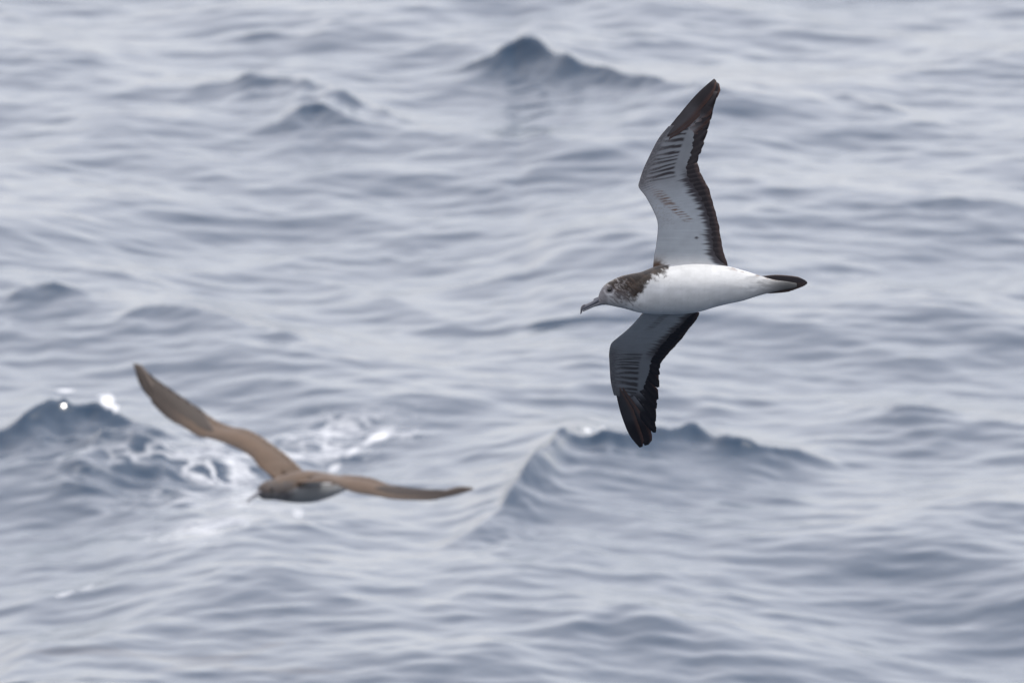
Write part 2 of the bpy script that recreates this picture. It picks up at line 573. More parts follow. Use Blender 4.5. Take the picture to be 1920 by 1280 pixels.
def build_bird(root, scale, origin, rings, NS, NT, wings, paint_body, paint_wing, zoff=0):
    """rings: rows (cx,cy,cz, ux,uy,uz, vx,vy,vz) in px space (x right, y away, z up).
    wings: (Wing, ring index range, theta index range, ventral side first?)"""
    q = np.linspace(0, len(rings) - 1, NS)
    Rg = spline(rings, q)
    th = np.arange(NT) * 2 * np.pi / NT
    V = (Rg[:, None, 0:3] + np.cos(th)[None, :, None] * Rg[:, None, 3:6] + np.sin(th)[None, :, None] * Rg[:, None, 6:9])
    vid = np.arange(NS * NT).reshape(NS, NT)
    hole = np.zeros((NS - 1, NT), dtype=bool)
    verts = [V.reshape(-1, 3)]
    cols = [paint_body(V, q[:, None] + 0 * th[None, :], th[None, :] + 0 * q[:, None]).reshape(-1, 3)]
    quads, tris = [], []
    nv = NS * NT
    for w, (i0, i1), (j0, j1), ventral_first in wings:
        hole[i0:i1, [j % NT for j in range(j0, j1)]] = True
        m, nn = i1 - i0, j1 - j0
        jv, jd = (j0, j1) if ventral_first else (j1, j0)
        step = 1 if jd > jv else -1
        loop = [vid[i, jv % NT] for i in range(i0, i1 + 1)]                        # ventral, front to rear
        loop += [vid[i1, j % NT] for j in range(jv + step, jd, step)]              # rear
        loop += [vid[i, jd % NT] for i in range(i1, i0 - 1, -1)]                   # dorsal, rear to front
        loop += [vid[i0, j % NT] for j in range(jd - step, jv, -step)]             # front
        loop = np.array(loop)
        LP = V.reshape(-1, 3)[loop]
        K = 200
        v = w.v_cov * np.linspace(0, 1, K + 1)[1:] ** 1.0
        u = 0.5 - 0.5 * np.cos(np.pi * np.linspace(0, 1, m + 1))
        u = 0.5 * u + 0.5 * np.linspace(0, 1, m + 1)
        l, t = w.edges(v)
        fr = np.interp(v, np.arange(len(w.frac)), w.frac)
        # ragged ends of the coverts
        saw = (vnoise(v * 9.0, v * 0 + 2) - .5) * 0.05 + (vnoise(v * 27.0, v * 0 + 9) - .5) * 0.02
        fr = fr * (1 + saw * sstep(.2, 1.0, v))
        ch = (t - l)
        c = np.linalg.norm(ch, axis=1)
        N = w.normal(v)
        tk = np.interp(v, [0, w.v_wrist, w.v_cov], [w.thick[0], w.thick[1] * 1.3, w.thick[1] * .6])
        U = u[None, :] * fr[:, None]                                              # share of the full chord
        yt = tk[:, None] * c[:, None] * (0.2969 * np.sqrt(u) - .126 * u - .3516 * u ** 2 + .2843 * u ** 3 - .1036 * u ** 4)[None, :] * 5
        yt = yt + 0.45
        cam_ = 0.045 * c[:, None] * np.sin(np.pi * np.clip(U, 0, 1))
        mid = l[:, None, :] + U[..., None] * ch[:, None, :] + N[:, None, :] * cam_[..., None]
        ven = mid - N[:, None, :] * (yt * .7)[..., None]
        dor = mid + N[:, None, :] * yt[..., None]
        kk = nn - 1
        tt = (np.arange(1, nn) / nn)[None, :, None]
        rear = ven[:, -1:, :] * (1 - tt) + dor[:, -1:, :] * tt
        front = dor[:, :1, :] * (1 - tt) + ven[:, :1, :] * tt
        bulge = np.sin(np.pi * tt) * 0.8
        front = front - norm(ch)[:, None, :] * bulge
        sec = np.concatenate([ven, rear, dor[:, ::-1, :], front], axis=1)           # K x loop
        SU = np.concatenate([U, np.repeat(U[:, -1:], kk, 1), U[:, ::-1], np.repeat(U[:, :1], kk, 1)], 1)
        SD = np.concatenate([U * 0, np.repeat(U[:, -1:] * 0, kk, 1), U * 0 + 1, np.repeat(U[:, :1] * 0 + .6, kk, 1)], 1)
        SV = np.repeat(v[:, None], len(loop), 1)
        bl = sstep(0.0, 0.75, v)[:, None, None]
        sec = LP[None] * (1 - bl) + sec * bl
        base = nv
        ids = base + np.arange(K * len(loop)).reshape(K, len(loop))
        verts.append(sec.reshape(-1, 3))
        cols.append(paint_wing(w, sec, SU, SV, SD).reshape(-1, 3))
        nv += K * len(loop)
        allr = np.vstack([loop[None], ids])
        nxt = np.roll(allr, -1, axis=1)
        quads.append(np.stack([allr[:-1], nxt[:-1], nxt[1:], allr[1:]], -1).reshape(-1, 4))
        # close the covert tip
        last = ids[-1]
        a = last[:m + 1]; bdor = last[m + 1 + kk:m + 1 + kk + m + 1][::-1]
        quads.append(np.stack([a[:-1], a[1:], bdor[1:], bdor[:-1]], -1))
    i, j = np.where(~hole)
    quads.append(np.stack([vid[i, j], vid[i + 1, j], vid[i + 1, (j + 1) % NT], vid[i, (j + 1) % NT]], -1))
    # end caps
    for ring, ctr in ((0, Rg[0, :3]), (NS - 1, Rg[-1, :3])):
        verts.append(ctr[None]); cols.append(cols[0][vid[ring, :1]])
        tris.append(np.stack([vid[ring], np.roll(vid[ring], -1), np.full(NT, nv)], -1))
        nv += 1
    P = (np.concatenate(verts) - np.array(origin)) * scale
    me = mesh_np('body', P, [np.concatenate(quads), np.concatenate(tris)])
    import bmesh
    bm = bmesh.new(); bm.from_mesh(me)
    bmesh.ops.recalc_face_normals(bm, faces=bm.faces)
    bm.to_mesh(me); bm.free()
    set_color(me, 'plumage', np.concatenate(cols))
    return link('body', me, m_body, root)


def feather_mesh(name, shaft, side, N, w_in, w_out, col_fn, scale, origin, thick=.5, blunt=.62, grid=None):
    """Closed thin vane round a shaft curve (T x 3); side points to the inner vane."""
    a = np.array([-1, -.6, -.15, 0, .15, .6, 1.0])
    if grid is None:
        T = len(shaft)
        t = np.linspace(0, 1, T)
        env = np.minimum(1, 0.35 + 1.6 * t) * np.sqrt(np.clip(1 - np.clip((t - blunt) / (1 - blunt), 0, 1) ** 2.4, 0, 1))
        env[-1] = 0.25
        wid = np.where(a[None, :] < 0, w_out, w_in) * a[None, :] * env[:, None]
        NN = np.repeat(N[:, None, :], len(a), 1)
        mid = shaft[:, None, :] + side[:, None, :] * wid[..., None] + NN * (0.05 * np.abs(wid))[..., None]
    else:
        mid, NN = grid, N
        T = len(mid)
        t = np.linspace(0, 1, T)
    hh = thick * (1 - .75 * np.abs(a))[None, :] * (1 - .6 * t)[:, None]
    top = mid + NN * hh[..., None]; bot = mid - NN * hh[..., None]
    M = len(a)
    P = np.concatenate([top.reshape(-1, 3), bot.reshape(-1, 3)])
    it = np.arange(T * M).reshape(T, M); ib = it + T * M
    q = [np.stack([it[:-1, :-1], it[1:, :-1], it[1:, 1:], it[:-1, 1:]], -1).reshape(-1, 4),
         np.stack([ib[:-1, :-1], ib[:-1, 1:], ib[1:, 1:], ib[1:, :-1]], -1).reshape(-1, 4),
         np.stack([it[:-1, 0], ib[:-1, 0], ib[1:, 0], it[1:, 0]], -1),
         np.stack([it[:-1, -1], it[1:, -1], ib[1:, -1], ib[:-1, -1]], -1),
         np.stack([it[0, :-1], it[0, 1:], ib[0, 1:], ib[0, :-1]], -1),
         np.stack([it[-1, :-1], ib[-1, :-1], ib[-1, 1:], it[-1, 1:]], -1)]
    me = mesh_np(name, (P - np.array(origin)) * scale, q)
    tt = np.repeat(t[:, None], M, 1); aa = np.repeat(a[None, :], T, 0)
    ctop = col_fn(tt, aa, True).reshape(-1, 3); cbot = col_fn(tt, aa, False).reshape(-1, 3)
    set_color(me, 'plumage', np.concatenate([ctop, cbot]))
    return me


def wing_feathers(root, w, scale, origin, prim_tips, n_sec, col_p, col_s, seed, wide=1.0):
    g = np.random.default_rng(seed)
    vt = w.n - 1
    pw = wide if wide == 1.0 else .68
    # primaries, the outermost first; prim_tips = (v, fraction) of each tip
    for k, (v1, f1) in enumerate(prim_tips):
        s = k / (len(prim_tips) - 1)                       # 0 outermost
        vb = w.v_cov - .7 - s * (w.v_cov - w.v_wrist - .1)
        fb = 0.07 + 0.25 * s
        T = 14
        t = np.linspace(0, 1, T)
        v = vb + (v1 - vb) * t
        f = fb + (f1 - fb) * t ** {0: 1.6, 1: 2.6, 2: 1.7, 3: 1.5}.get(k, 1.0 + .8 * s)
        N = w.normal(v)
        sh = w.point(v, f) + N * (k * 0.22 - .1)
        l, tr = w.edges(np.minimum(v, vt - 1.2))
        tang = norm(np.gradient(sh, axis=0))
        side = norm(np.cross(N, tang))
        side = side * np.sign((side * (tr - l)).sum(1))[:, None]
        wi = (16 - 5.0 * s + (7 if k in (0, 1, 2, 3) else 0)) * pw
        wo = {0: 2.5, 1: 7.0, 2: 14.0, 3: 13.0}.get(k, 11.0) * pw
        if k >= 2:
            # inner primaries are laid out on the wing surface itself, so their tips share one trailing line
            a = np.array([-1, -.6, -.15, 0, .15, .6, 1.0])
            env = np.minimum(1, .35 + 1.6 * t) * np.sqrt(np.clip(1 - np.clip((t - .86) / .14, 0, 1) ** 2.6, 0, 1))
            env[-1] = .5
            le_, te_ = w.edges(v)
            c_ = np.maximum(np.linalg.norm(te_ - le_, axis=1), 14.)
            ea, eb = w.edges(np.clip(v - .2, 0, vt)), w.edges(np.clip(v + .2, 0, vt))
            L_ = np.linalg.norm((eb[0] + eb[1] - ea[0] - ea[1]) / 2, axis=1) / .4
            tv, tf = np.gradient(v) * L_, np.gradient(f) * c_
            nn_ = np.maximum(np.hypot(tv, tf), 1e-6)
            wd = np.where(a < 0, wo, wi + 3 + 7 * s)[None, :] * a[None, :] * env[:, None]
            vv = v[:, None] + (-tf / nn_ / L_)[:, None] * wd
            ff = f[:, None] + (tv / nn_ / c_)[:, None] * wd
            ff = np.clip(ff, .02, 1.0 - .012 * g.random() - .02 * (a[None, :] > .9))
            vv = np.clip(vv, .2, vt - .35)
            NN = w.normal(vv.ravel()).reshape(T, 7, 3)
            mid = w.point(vv.ravel(), ff.ravel()).reshape(T, 7, 3) + NN * (k * .22 - .1 + .22 * a)[None, :, None]
            me = feather_mesh('primary_feather', None, None, NN, 0, 0, lambda a_, b_, c: col_p(a_, b_, c, k), scale, origin, grid=mid)
            link('primary_feather', me, m_feather, root)
            continue
        me = feather_mesh('primary_feather', sh, side, N, wi, wo, lambda a, b_, c: col_p(a, b_, c, k), scale, origin, blunt=.62 if k < 2 else .91)
        link('primary_feather', me, m_feather, root)
    for k in range(n_sec):
        s = (k + .5) / n_sec
        v1 = w.v_wrist + .75 - s * (w.v_wrist + .55)
        vb = max(0.25, v1 - .25 + .2 * (1 - s))
        T = 9
        t = np.linspace(0, 1, T)
        vc = vb + (v1 - vb) * t
        f = 0.34 + ((1.0 + g.uniform(-.012, .006)) - .34) * t
        a = np.array([-1, -.6, -.15, 0, .15, .6, 1.0])
        hv = (w.v_wrist + .55) / n_sec * 1.15
        vv = np.clip(vc[:, None] - a[None, :] * hv * np.minimum(1, .5 + t)[:, None], 0, vt - .5)
        ff = f[:, None] - (.016 * a ** 2)[None, :] * (t ** 6)[:, None]
        N = w.normal(vv.ravel()).reshape(T, 7, 3)
        mid = w.point(vv.ravel(), ff.ravel()).reshape(T, 7, 3) + N * (.25 * s - .1 + .25 * a)[..., None][None] 
        me = feather_mesh('secondary_feather', None, None, N, 0, 0, lambda a_, b_, c: col_s(a_, b_, c, k), scale, origin, grid=mid)
        link('secondary_feather', me, m_feather, root)


def ring_from_pairs(pairs, depth, k):
    out_ = []
    for (tx, ty, bx, by), d, kk in zip(pairs, depth, k):
        cx, cz = (tx + bx) / 2, -(ty + by) / 2
        ux, uz = (tx - bx) / 2, -(ty - by) / 2
        hh = math.hypot(ux, uz)
        out_.append((cx, d, cz, ux, 0, uz, 0, hh * kk, 0))
    return np.array(out_)


# ------------------------------------------------------------------ bird 1: sharp, underside to the viewer
D1 = 40.0
S1 = D1 * S36 / 1920.0
O1 = (1300.0, 0.0, -540.0)
b1 = bpy.data.objects.new('shearwater', None)
b1.location = in_air(O1[0], -O1[2], D1)
b1.rotation_euler = (-PITCH, 0, 0)
C.objects.link(b1)
b1['label'] = 'white-bellied seabird banking steeply, underside of both wings turned to the viewer'
b1['category'] = 'bird'
b1['group'] = 'seabirds gliding over the waves'

pairs = [(1121, 560, 1123, 571), (1124, 549, 1129, 571.5), (1130, 538, 1137, 571.5), (1138, 531, 1146, 573),
         (1150, 524, 1155, 575), (1165, 517.5, 1167, 577.5), (1182, 513.5, 1180, 581), (1201, 510, 1196, 585.5),
         (1217, 504, 1212, 587.5), (1235, 498, 1232, 589), (1260, 496, 1260, 589), (1290, 494.5, 1290, 587.5),
         (1320, 495, 1315, 583.5), (1345, 497, 1340, 576), (1369, 500, 1366, 569.5), (1396, 507.5, 1392, 564),
         (1415, 513.5, 1414, 557), (1435, 520, 1438, 550), (1455, 525, 1460, 545), (1475, 527.5, 1478, 541.5),
         (1494, 531, 1494, 538.5)]
kk = [.7, .78, .85, .85, .85, .9, .98, 1.08, 1.18, 1.25, 1.28, 1.28, 1.25, 1.2, 1.1, .85, .75, .65, .55, .45, .4]
dep = [0, 0, 0, 0, 0, 0, 1, 2, 3, 4, 5, 5, 5, 5, 5, 6, 7, 8, 9, 9, 9]
rings1 = ring_from_pairs(pairs, dep, kk)

frac_u = [.86, .86, .87, .85, .83, .80, .80, .81, .81, .79, .72, .42]
up_st = [(1224, 492, 1367, 499, 16, 16), (1230, 467, 1355, 467, 15, 17), (1234, 432, 1350.6, 436, 14, 19),
           (1233, 414, 1346, 411, 14, 20), (1225.6, 395, 1338, 382, 14, 21), (1212, 370, 1328, 351, 15, 22),
           (1198.4, 351, 1316, 329, 16, 24), (1200, 338, 1309, 304, 18, 27), (1207, 317, 1315, 287, 20, 30),
           (1218, 293, 1320, 272, 23, 33), (1235, 260.6, 1327, 247, 27, 36), (1254, 237, 1333, 226, 31, 39),
           (1279, 206, 1339, 200, 37, 43), (1304, 178, 1346, 173, 44, 48), (1338, 147.5, 1345, 154, 54, 55)]
wu = Wing([(a, b_, c, d, e - .27 * (492 - b_), f - .27 * (496 - d)) for a, b_, c, d, e, f in up_st],
          frac_u, 11.0, 6.0, (0, 1, .2))
lo = [(1206, 586, 1313, 586), (1192, 603, 1303, 604), (1175, 620, 1289, 622), (1158, 634, 1274, 641),
      (1147, 645, 1262, 655), (1143.6, 662, 1247, 672), (1144, 675, 1240, 687), (1145, 692, 1239.8, 706),
      (1147, 716, 1238, 741), (1153, 741, 1235, 762), (1160.5, 765, 1233, 789), (1170, 791, 1233, 812),
      (1183, 817, 1220, 826), (1202, 841, 1213, 839)]
lo = [(a, b_, c, d, 18 + 1.6 * (b_ - 586), 22 + 1.6 * (d - 586)) for a, b_, c, d in lo]
frac_l = [.83, .83, .81, .79, .79, .82, .80, .77, .66, .40]
wl_ = Wing(lo, frac_l, 9.0, 4.6, (0, 1, .6))


def paint_body1(V, q, th):
    px, py = V[..., 0], -V[..., 2]
    y = V[..., 1]
    ang = np.degrees(th)                                  # 0 top, 90 away (dorsal side), 270 viewer
    col = np.ones(px.shape + (3,)) * WHITE
    col = mix(col, WHITE * .9, .5 * sstep(.45, .7, fbm(px / 14., py / 5. + ang / 40)))
    rowi = q * 2.6
    kf = np.floor(rowi)
    cc = ang / 11. + .5 * (kf % 2) + .5 * (fbm(q * 2, ang / 20.) - .5)
    edge = (rowi - kf) - .55 + 1.5 * (cc - np.floor(cc) - .5) ** 2
    col = col * (1 - .12 * sstep(.10, 0, np.abs(edge - .1)) * sstep(.3, .6, fbm(q * 3, ang / 30.)))[..., None]
    col = col * (.90 + .17 * fbm(q * 1.1, ang / 9., 3))[..., None]
    # mantle, back and rump: brown, on the side turned away
    off = np.abs((ang - 78 + 180) % 360 - 180)
    n = fbm(px / 6., ang / 12.)
    mantle = sstep(6, -6, off - (70 + 14 * (n - .5) * 2)) * sstep(1196, 1230, px)
    col = mix(col, BROWN * 1.15, mantle)
    # the brown hood: crown and nape, mirrored on both cheeks
    lim = np.interp(px, [1118, 1128, 1138, 1146, 1152, 1160, 1175, 1190, 1203, 1213, 1225, 1240, 1252, 1262],
                    [522, 536, 544, 549, 558, 564, 564, 560, 548, 534, 521, 513, 507, 480])
    aa = px * .80 + py * .60; bb = -px * .60 + py * .80       # along and across the feather flow
    n1 = fbm(aa / 7., bb / 2.6, 3)
    n2 = fbm(px / 11.0 + 7, py / 8.0, 2)
    e = (lim - py) / 15. + (n1 - .5) * 1.5 + (n2 - .5) * .9
    hood = sstep(-.35, .55, e) * (px < 1268)
    fore = sstep(1192, 1150, px)
    streak = sstep(.50, .70, fbm(aa / 5.5, bb / 1.8 + 5, 3))
    hb = mix(BROWN * .2 * np.ones(px.shape + (3,)), BROWN * .5, sstep(.45, .75, fbm(aa / 12., bb / 4., 2)))
    hb = mix(hb, np.array((.46, .44, .44)), streak * (.03 + .36 * fore))
    hb = mix(hb, BROWN * 1.1, sstep(22, 2, np.abs((ang + 180) % 360 - 180)) * .55)
    col = mix(col, hb, hood)
    # fine grey flecks on the cheek and throat
    fl = sstep(.52, .74, fbm(aa / 8., bb / 2.0 + 3, 3)) * sstep(1215, 1170, px) * sstep(532, 546, py)
    col = mix(col, np.array((.05, .04, .04)), fl * .75)
    # greyish white face about the bill
    col = mix(col, np.array((.12, .115, .125)), np.maximum(sstep(1150, 1134, px) * sstep(530, 540, py) * .85, .5 * sstep(1195, 1160, px) * sstep(540, 552, py)))
    col = mix(col, np.array((.13, .12, .125)), sstep(9, 3, np.hypot(px - 1135, (py - 547) * 1.6)) * .7)
    # ring of dark about the eye
    er = np.hypot(px - 1144, py - 542.5)
    col = mix(col, np.array((.05, .045, .05)), sstep(8.5, 5.5, er) * .85)
    col = mix(col, np.array((.50, .51, .53)), sstep(2.6, 1.2, np.abs(np.hypot(px - 1142, (py - 543.5)) - 9)) * (py > 543) * .3)
    col = mix(col, np.array((.20, .21, .22)), .75 * sstep(1350, 1440, px) * sstep(.35, .65, fbm(px / 16., py / 5., 3) + .25 * sstep(530, 560, py)))
    # flank mottling by the tail, brown tail sides
    fm = sstep(.5, .65, fbm(px / 5., py / 3., 2)) * sstep(1350, 1385, px) * sstep(30, 10, np.abs((ang + 180) % 360 - 180 + 12))
    col = mix(col, BROWN * 2.2, fm * .7)
    col = mix(col, np.array((.26, .26, .27)), .6 * sstep(1395, 1470, px) * sstep(.4, .6, fbm(px / 9., py / 3.)))
    col = mix(col, np.array((.04, .042, .044)), .95 * sstep(1405, 1480, px) * sstep(-.5, .3, (py - 527) / 10.))
    return col


def paint_wing1(w, P, U, V, D):
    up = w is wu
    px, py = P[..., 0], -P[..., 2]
    col = np.ones(U.shape + (3,)) * WHITE * (.68 if up else .46) * np.array((.92, .985, 1.06))  # lower wing's shade and a bluish shade cast are put into the white
    vw = w.v_wrist
    # barbs: faint chordwise grain
    g1 = fbm(V * 26, U * 2.2)
    col = col * (.88 + .2 * g1)[..., None]
    # dark striped primary coverts
    ce = w.v_cov
    hv = (V - (vw + .45)) / (ce - vw - .5)
    st = 0.5 + 0.5 * np.sin(2 * np.pi * (hv * 11 + .9 * U + .9 * (fbm(V * 3, U * 2) - .5)))
    st = st * (.75 + .5 * vnoise(V * 7, U * 5))
    lim = .60 - .06 * hv
    stripe = sstep(.28, .72, st) * sstep(.05, .16, U) * sstep(lim + .03, lim - .03, U) * sstep(-.12, .05, hv) * sstep(1.08, .85, hv)
    col = mix(col, np.array((.135, .147, .164)), .95 * sstep(-.7, .15, hv))  # grey hand; its faint blue cast is shade put into the colour
    col = mix(col, DARK * 1.3, stripe * .95)
    # dark leading edge of the hand
    le = sstep(.17, .06, U - .07 * (fbm(V * 6, U * 3) - .5)) * sstep(vw - .5, vw + .5, V)
    col = mix(col, DARK * 1.5, le)
    # second row nearer the edge, at the wrist
    s2 = sstep(.5, .8, .5 + .5 * np.sin(2 * np.pi * (V * 4.6 - U * 5))) * sstep(.30, .12, U) * sstep(vw - .9, vw - .1, V) * sstep(vw + 1.6, vw + .6, V)
    col = mix(col, DARK * 2.5, s2 * .7)
    # scaly lesser coverts along the arm
    sc = sstep(.52, .7, fbm(V * 30, U * 42, 2)) * sstep(.42, .12, U) * sstep(1.6, 3.2, V)
    col = mix(col, np.array((.17, .165, .17)), sc * .6)
    if up:
        # a diagonal row of brown dashes across the arm
        uc = np.interp(V, [3.0, 3.6, 4.5, 5.4], [.50, .40, .27, .20])
        ds = sstep(.45, .75, .5 + .5 * np.sin(2 * np.pi * (V * 5.2 + 1.6 * fbm(V * 2.5, U * 3)) + 6 * U)) * (.55 + .9 * vnoise(V * 6, U * 9)) * sstep(.12, .05, np.abs(U - uc)) * sstep(2.7, 3.0, V) * sstep(5.6, 5.2, V)
        col = mix(col, np.array((.11, .075, .06)), ds * .85)
        col = mix(col, DARK * 2, sstep(4.5, 2.2, np.hypot((px - 1306), (py - 446) * 1.6)))
    else:
        uc = np.interp(V, [0, 2], [.42, .35])
        ds = sstep(.5, .8, .5 + .5 * np.sin(2 * np.pi * V * 5 + 5 * U)) * sstep(.10, .03, np.abs(U - uc)) * sstep(2.2, 1.6, V)
        col = mix(col, DARK * 2.5, ds * .8)
    # dark fingers running in from the flight feathers
    fr = np.interp(V, np.arange(len(w.frac)), w.frac)
    fg = fr - .06 - .16 * np.clip(fbm(V * 11, V * 0 + .5) - .32, 0, 1) * 1.6
    col = mix(col, DARK * 1.8, sstep(-.05, .06, U - fg) * sstep(vw + 1.2, vw - .2, V) * .95)
    tipf = sstep(ce - .9, ce - .1, V)
    col = mix(col, DARK * 2.2, tipf * sstep(.42, .6, fbm(V * 5, U * 9)) * .9)
    # upper side (turned away): brown
    col = mix(col, BROWN * (.7 + .5 * g1)[..., None], sstep(.4, .7, D))
    col = mix(col, np.array((.20, .21, .23)), .35 * sstep(.45, .0, U) * sstep(1.0, 3.5, V) * (D < .4))
    # white armpit blends into the flank
    if up:
        arm = sstep(.8, .2, V) * (D < .4) * sstep(.78, .7, U)
        col = mix(col, WHITE * .9, arm)
        nape = sstep(.75, .25, V) * sstep(.17, .03, U + .12 * (fbm(V * 9, U * 20) - .5)) * (D < .8)
        col = mix(col, BROWN, nape)
    return col


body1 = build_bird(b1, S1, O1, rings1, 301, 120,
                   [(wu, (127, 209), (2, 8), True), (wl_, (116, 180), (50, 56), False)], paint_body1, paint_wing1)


def col_prim1(t, a, top, k):
    base = np.ones(t.shape + (3,)) * DARK * (1.15 if not top else 1.9)
    if not top:
        # paler inner webs at the base of the inner primaries
        base = mix(base, np.array((.20, .20, .215)), (sstep(.68, .50, t + .03 * k * 0) * (a > -.6)) * (1.0 if k > 1 else .2) * .9)
    base = mix(base, np.array((.095, .052, .042)), sstep(.75, 1.0, a) * .8)
    base = mix(base, np.array((.035, .03, .032)), sstep(.3, 0, np.abs(a)) * .6)
    return base


def col_sec1(t, a, top, k):
    base = np.ones(t.shape + (3,)) * DARK * (1.2 if not top else 2.2)
    base = mix(base, np.array((.028, .018, .020)), sstep(.6, 1.0, a) * .5)
    base = mix(base, np.array((.09, .058, .05)), sstep(.92, 1.0, t) * .5)
    return base


tips_u = [(14.0, .15), (13.92, .85), (13.0, .995), (12.3, .995), (11.6, .995), (10.85, .995), (10.05, .995), (9.2, .99), (8.3, .99), (7.4, .99)]
wing_feathers(b1, wu, S1, O1, tips_u, 19, col_prim1, col_sec1, 1)
tips_l = [(13.0, .05), (12.85, .98), (11.05, 1.0), (10.1, .995), (9.2, .995), (8.4, .995), (7.6, .99), (6.9, .99), (6.3, .99), (5.75, .99)]
wing_feathers(b1, wl_, S1, O1, tips_l, 16, col_prim1, col_sec1, 2)


# tail: twelve dark feathers, closed into a blunt wedge
def tail1():
    n = 10
    for k in range(n):
        s = k / (n - 1)
        T = 10
        t = np.linspace(0, 1, T)
        p0 = np.array((1412., 9., -(522 + 24 * s)))
        tipx = 1514 - 26 * (abs(s - .33) / .67) ** 1.8
        p1 = np.array((tipx, 14. - 10 * abs(s - .5), -(524.5 + 17 * s)))
        sh = p0 + (p1 - p0) * t[:, None]
        sh[:, 2] += np.sin(np.pi * t) * (3.5 * (1 - s) - 1.5 * s)
        sh[:, 1] += .5 * k + 3 * np.abs(s - .5) * 4 * t
        N = np.repeat(np.array([[0., 1., 0.]]), T, 0)
        tang = norm(np.gradient(sh, axis=0))
        side = norm(np.cross(N, tang))
        cf = lambda tt, aa, top: mix(np.ones(tt.shape + (3,)) * DARK * 1.2, np.array((.12, .085, .07)), sstep(.75, 1, np.abs(aa)) * .7)
        link('tail_feather', feather_mesh('tail_feather', sh, side, N, 4.6, 4.6, cf, S1, O1, blunt=.8), m_feather, b1)


tail1()


def lathe_bill(root, scale, origin, up_pts, lo_pts, depth_half, tube):
    """Bill from paired outlines: (top x,y, bottom x,y) rows for the upper and the lower half."""
    for name, pts, mat in (('upper_bill', up_pts, m_bill), ('lower_bill', lo_pts, m_bill)):
        rg = []
        for (tx, ty, bx, by, d) in pts:
            rg.append(((tx + bx) / 2, 0, -(ty + by) / 2, (tx - bx) / 2, 0, -(ty - by) / 2, 0, d, 0))
        q = np.linspace(0, len(rg) - 1, 30)
        Rg = spline(rg, q)
        NT = 20
        th = np.arange(NT) * 2 * np.pi / NT
        V = Rg[:, None, :3] + np.cos(th)[None, :, None] * Rg[:, None, 3:6] + np.sin(th)[None, :, None] * Rg[:, None, 6:9]
        vid = np.arange(30 * NT).reshape(30, NT)
        nx_ = np.roll(vid, -1, 1)
        q4 = np.stack([vid[:-1], nx_[:-1], nx_[1:], vid[1:]], -1).reshape(-1, 4)
        P = np.concatenate([V.reshape(-1, 3), Rg[:1, :3], Rg[-1:, :3]])
        t3 = np.concatenate([np.stack([vid[0], nx_[0], np.full(NT, 600)], -1), np.stack([vid[-1], nx_[-1], np.full(NT, 601)], -1)])
        yield name, (P - np.array(origin)) * scale, [q4, t3], mat


def tri_fix(me):
    import bmesh
    bm = bmesh.new(); bm.from_mesh(me)
    bmesh.ops.recalc_face_normals(bm, faces=bm.faces)
    bm.to_mesh(me); bm.free()
    return me


up_pts = [(1127, 555, 1128, 565, 6.5), (1120, 558.5, 1121, 566.5, 5), (1113, 562.5, 1114.5, 570, 4), (1105, 567, 1106, 574.5, 3.5),
          (1098, 570, 1099, 578, 3.2), (1093.5, 571.8, 1094, 580.5, 3), (1090.5, 574.5, 1092, 583, 2.6), (1089, 579, 1091, 586, 1.6), (1088.6, 587.3, 1089.4, 588, .5)]
lo_pts = [(1128, 562, 1129, 571.5, 5.5), (1121, 566, 1122, 573, 4.2), (1114, 570, 1114.5, 575, 3.2), (1106, 574, 1106.5, 578.5, 2.6),
          (1099, 577.5, 1099.5, 581.6, 2.0), (1094.5, 580.3, 1094.8, 583.6, 1.4), (1092.6, 583, 1092.8, 584, .6)]
for nm, P, Fq, mt in lathe_bill(b1, S1, O1, up_pts, lo_pts, 4, True):
    ob = link(nm, tri_fix(mesh_np(nm, P, Fq)), mt, b1)
    if nm == 'upper_bill':
        tube_pts = [(1121.5, 556.5, 1122, 561, 2.4), (1118, 557.6, 1118.5, 562, 2.2), (1114, 559.4, 1115, 563.5, 2.0), (1112.6, 560.5, 1113.4, 563.5, 1.6)]
        for n2_, P2, F2, m2 in list(lathe_bill(b1, S1, O1, tube_pts, tube_pts, 2, False))[:1]:
            link('nostril_tube', tri_fix(mesh_np('nostril_tube', P2, F2)), m_bill, ob)
        hook = [(1097, 569.4, 1097.5, 574, 3.6), (1093.4, 571.0, 1094, 577.5, 3.4), (1090.0, 574, 1091.6, 582.5, 3.0), (1088.5, 579, 1090.6, 586.4, 1.9), (1088.0, 588, 1089.2, 589, .5)]
        for n2_, P2, F2, m2 in list(lathe_bill(b1, S1, O1, hook, hook, 2, False))[:1]:
            link('bill_hook', tri_fix(mesh_np('bill_hook', P2, F2)), m_hook, ob)


def ball(name, c, r, scale, origin, mat, root, sq=(1, 1, 1)):
    a, b_ = 16, 10
    V, Fq = [], []
    for i in range(b_ + 1):
        ph = math.pi * i / b_
        for j in range(a):
            tt = 2 * math.pi * j / a
            V.append((c[0] + r * sq[0] * math.sin(ph) * math.cos(tt), c[1] + r * sq[1] * math.sin(ph) * math.sin(tt), c[2] + r * sq[2] * math.cos(ph)))
    vid = np.arange((b_ + 1) * a).reshape(b_ + 1, a)
    nx_ = np.roll(vid, -1, 1)
    q4 = np.stack([vid[:-1], vid[1:], nx_[1:], nx_[:-1]], -1).reshape(-1, 4)
    return link(name, mesh_np(name, (np.array(V) - np.array(origin)) * scale, q4), mat, root)


for sgn in (-1, 1):
    ball('eye', (1143.5, sgn * 15.6, -542.5), 5.2, S1, O1, m_eye, b1)

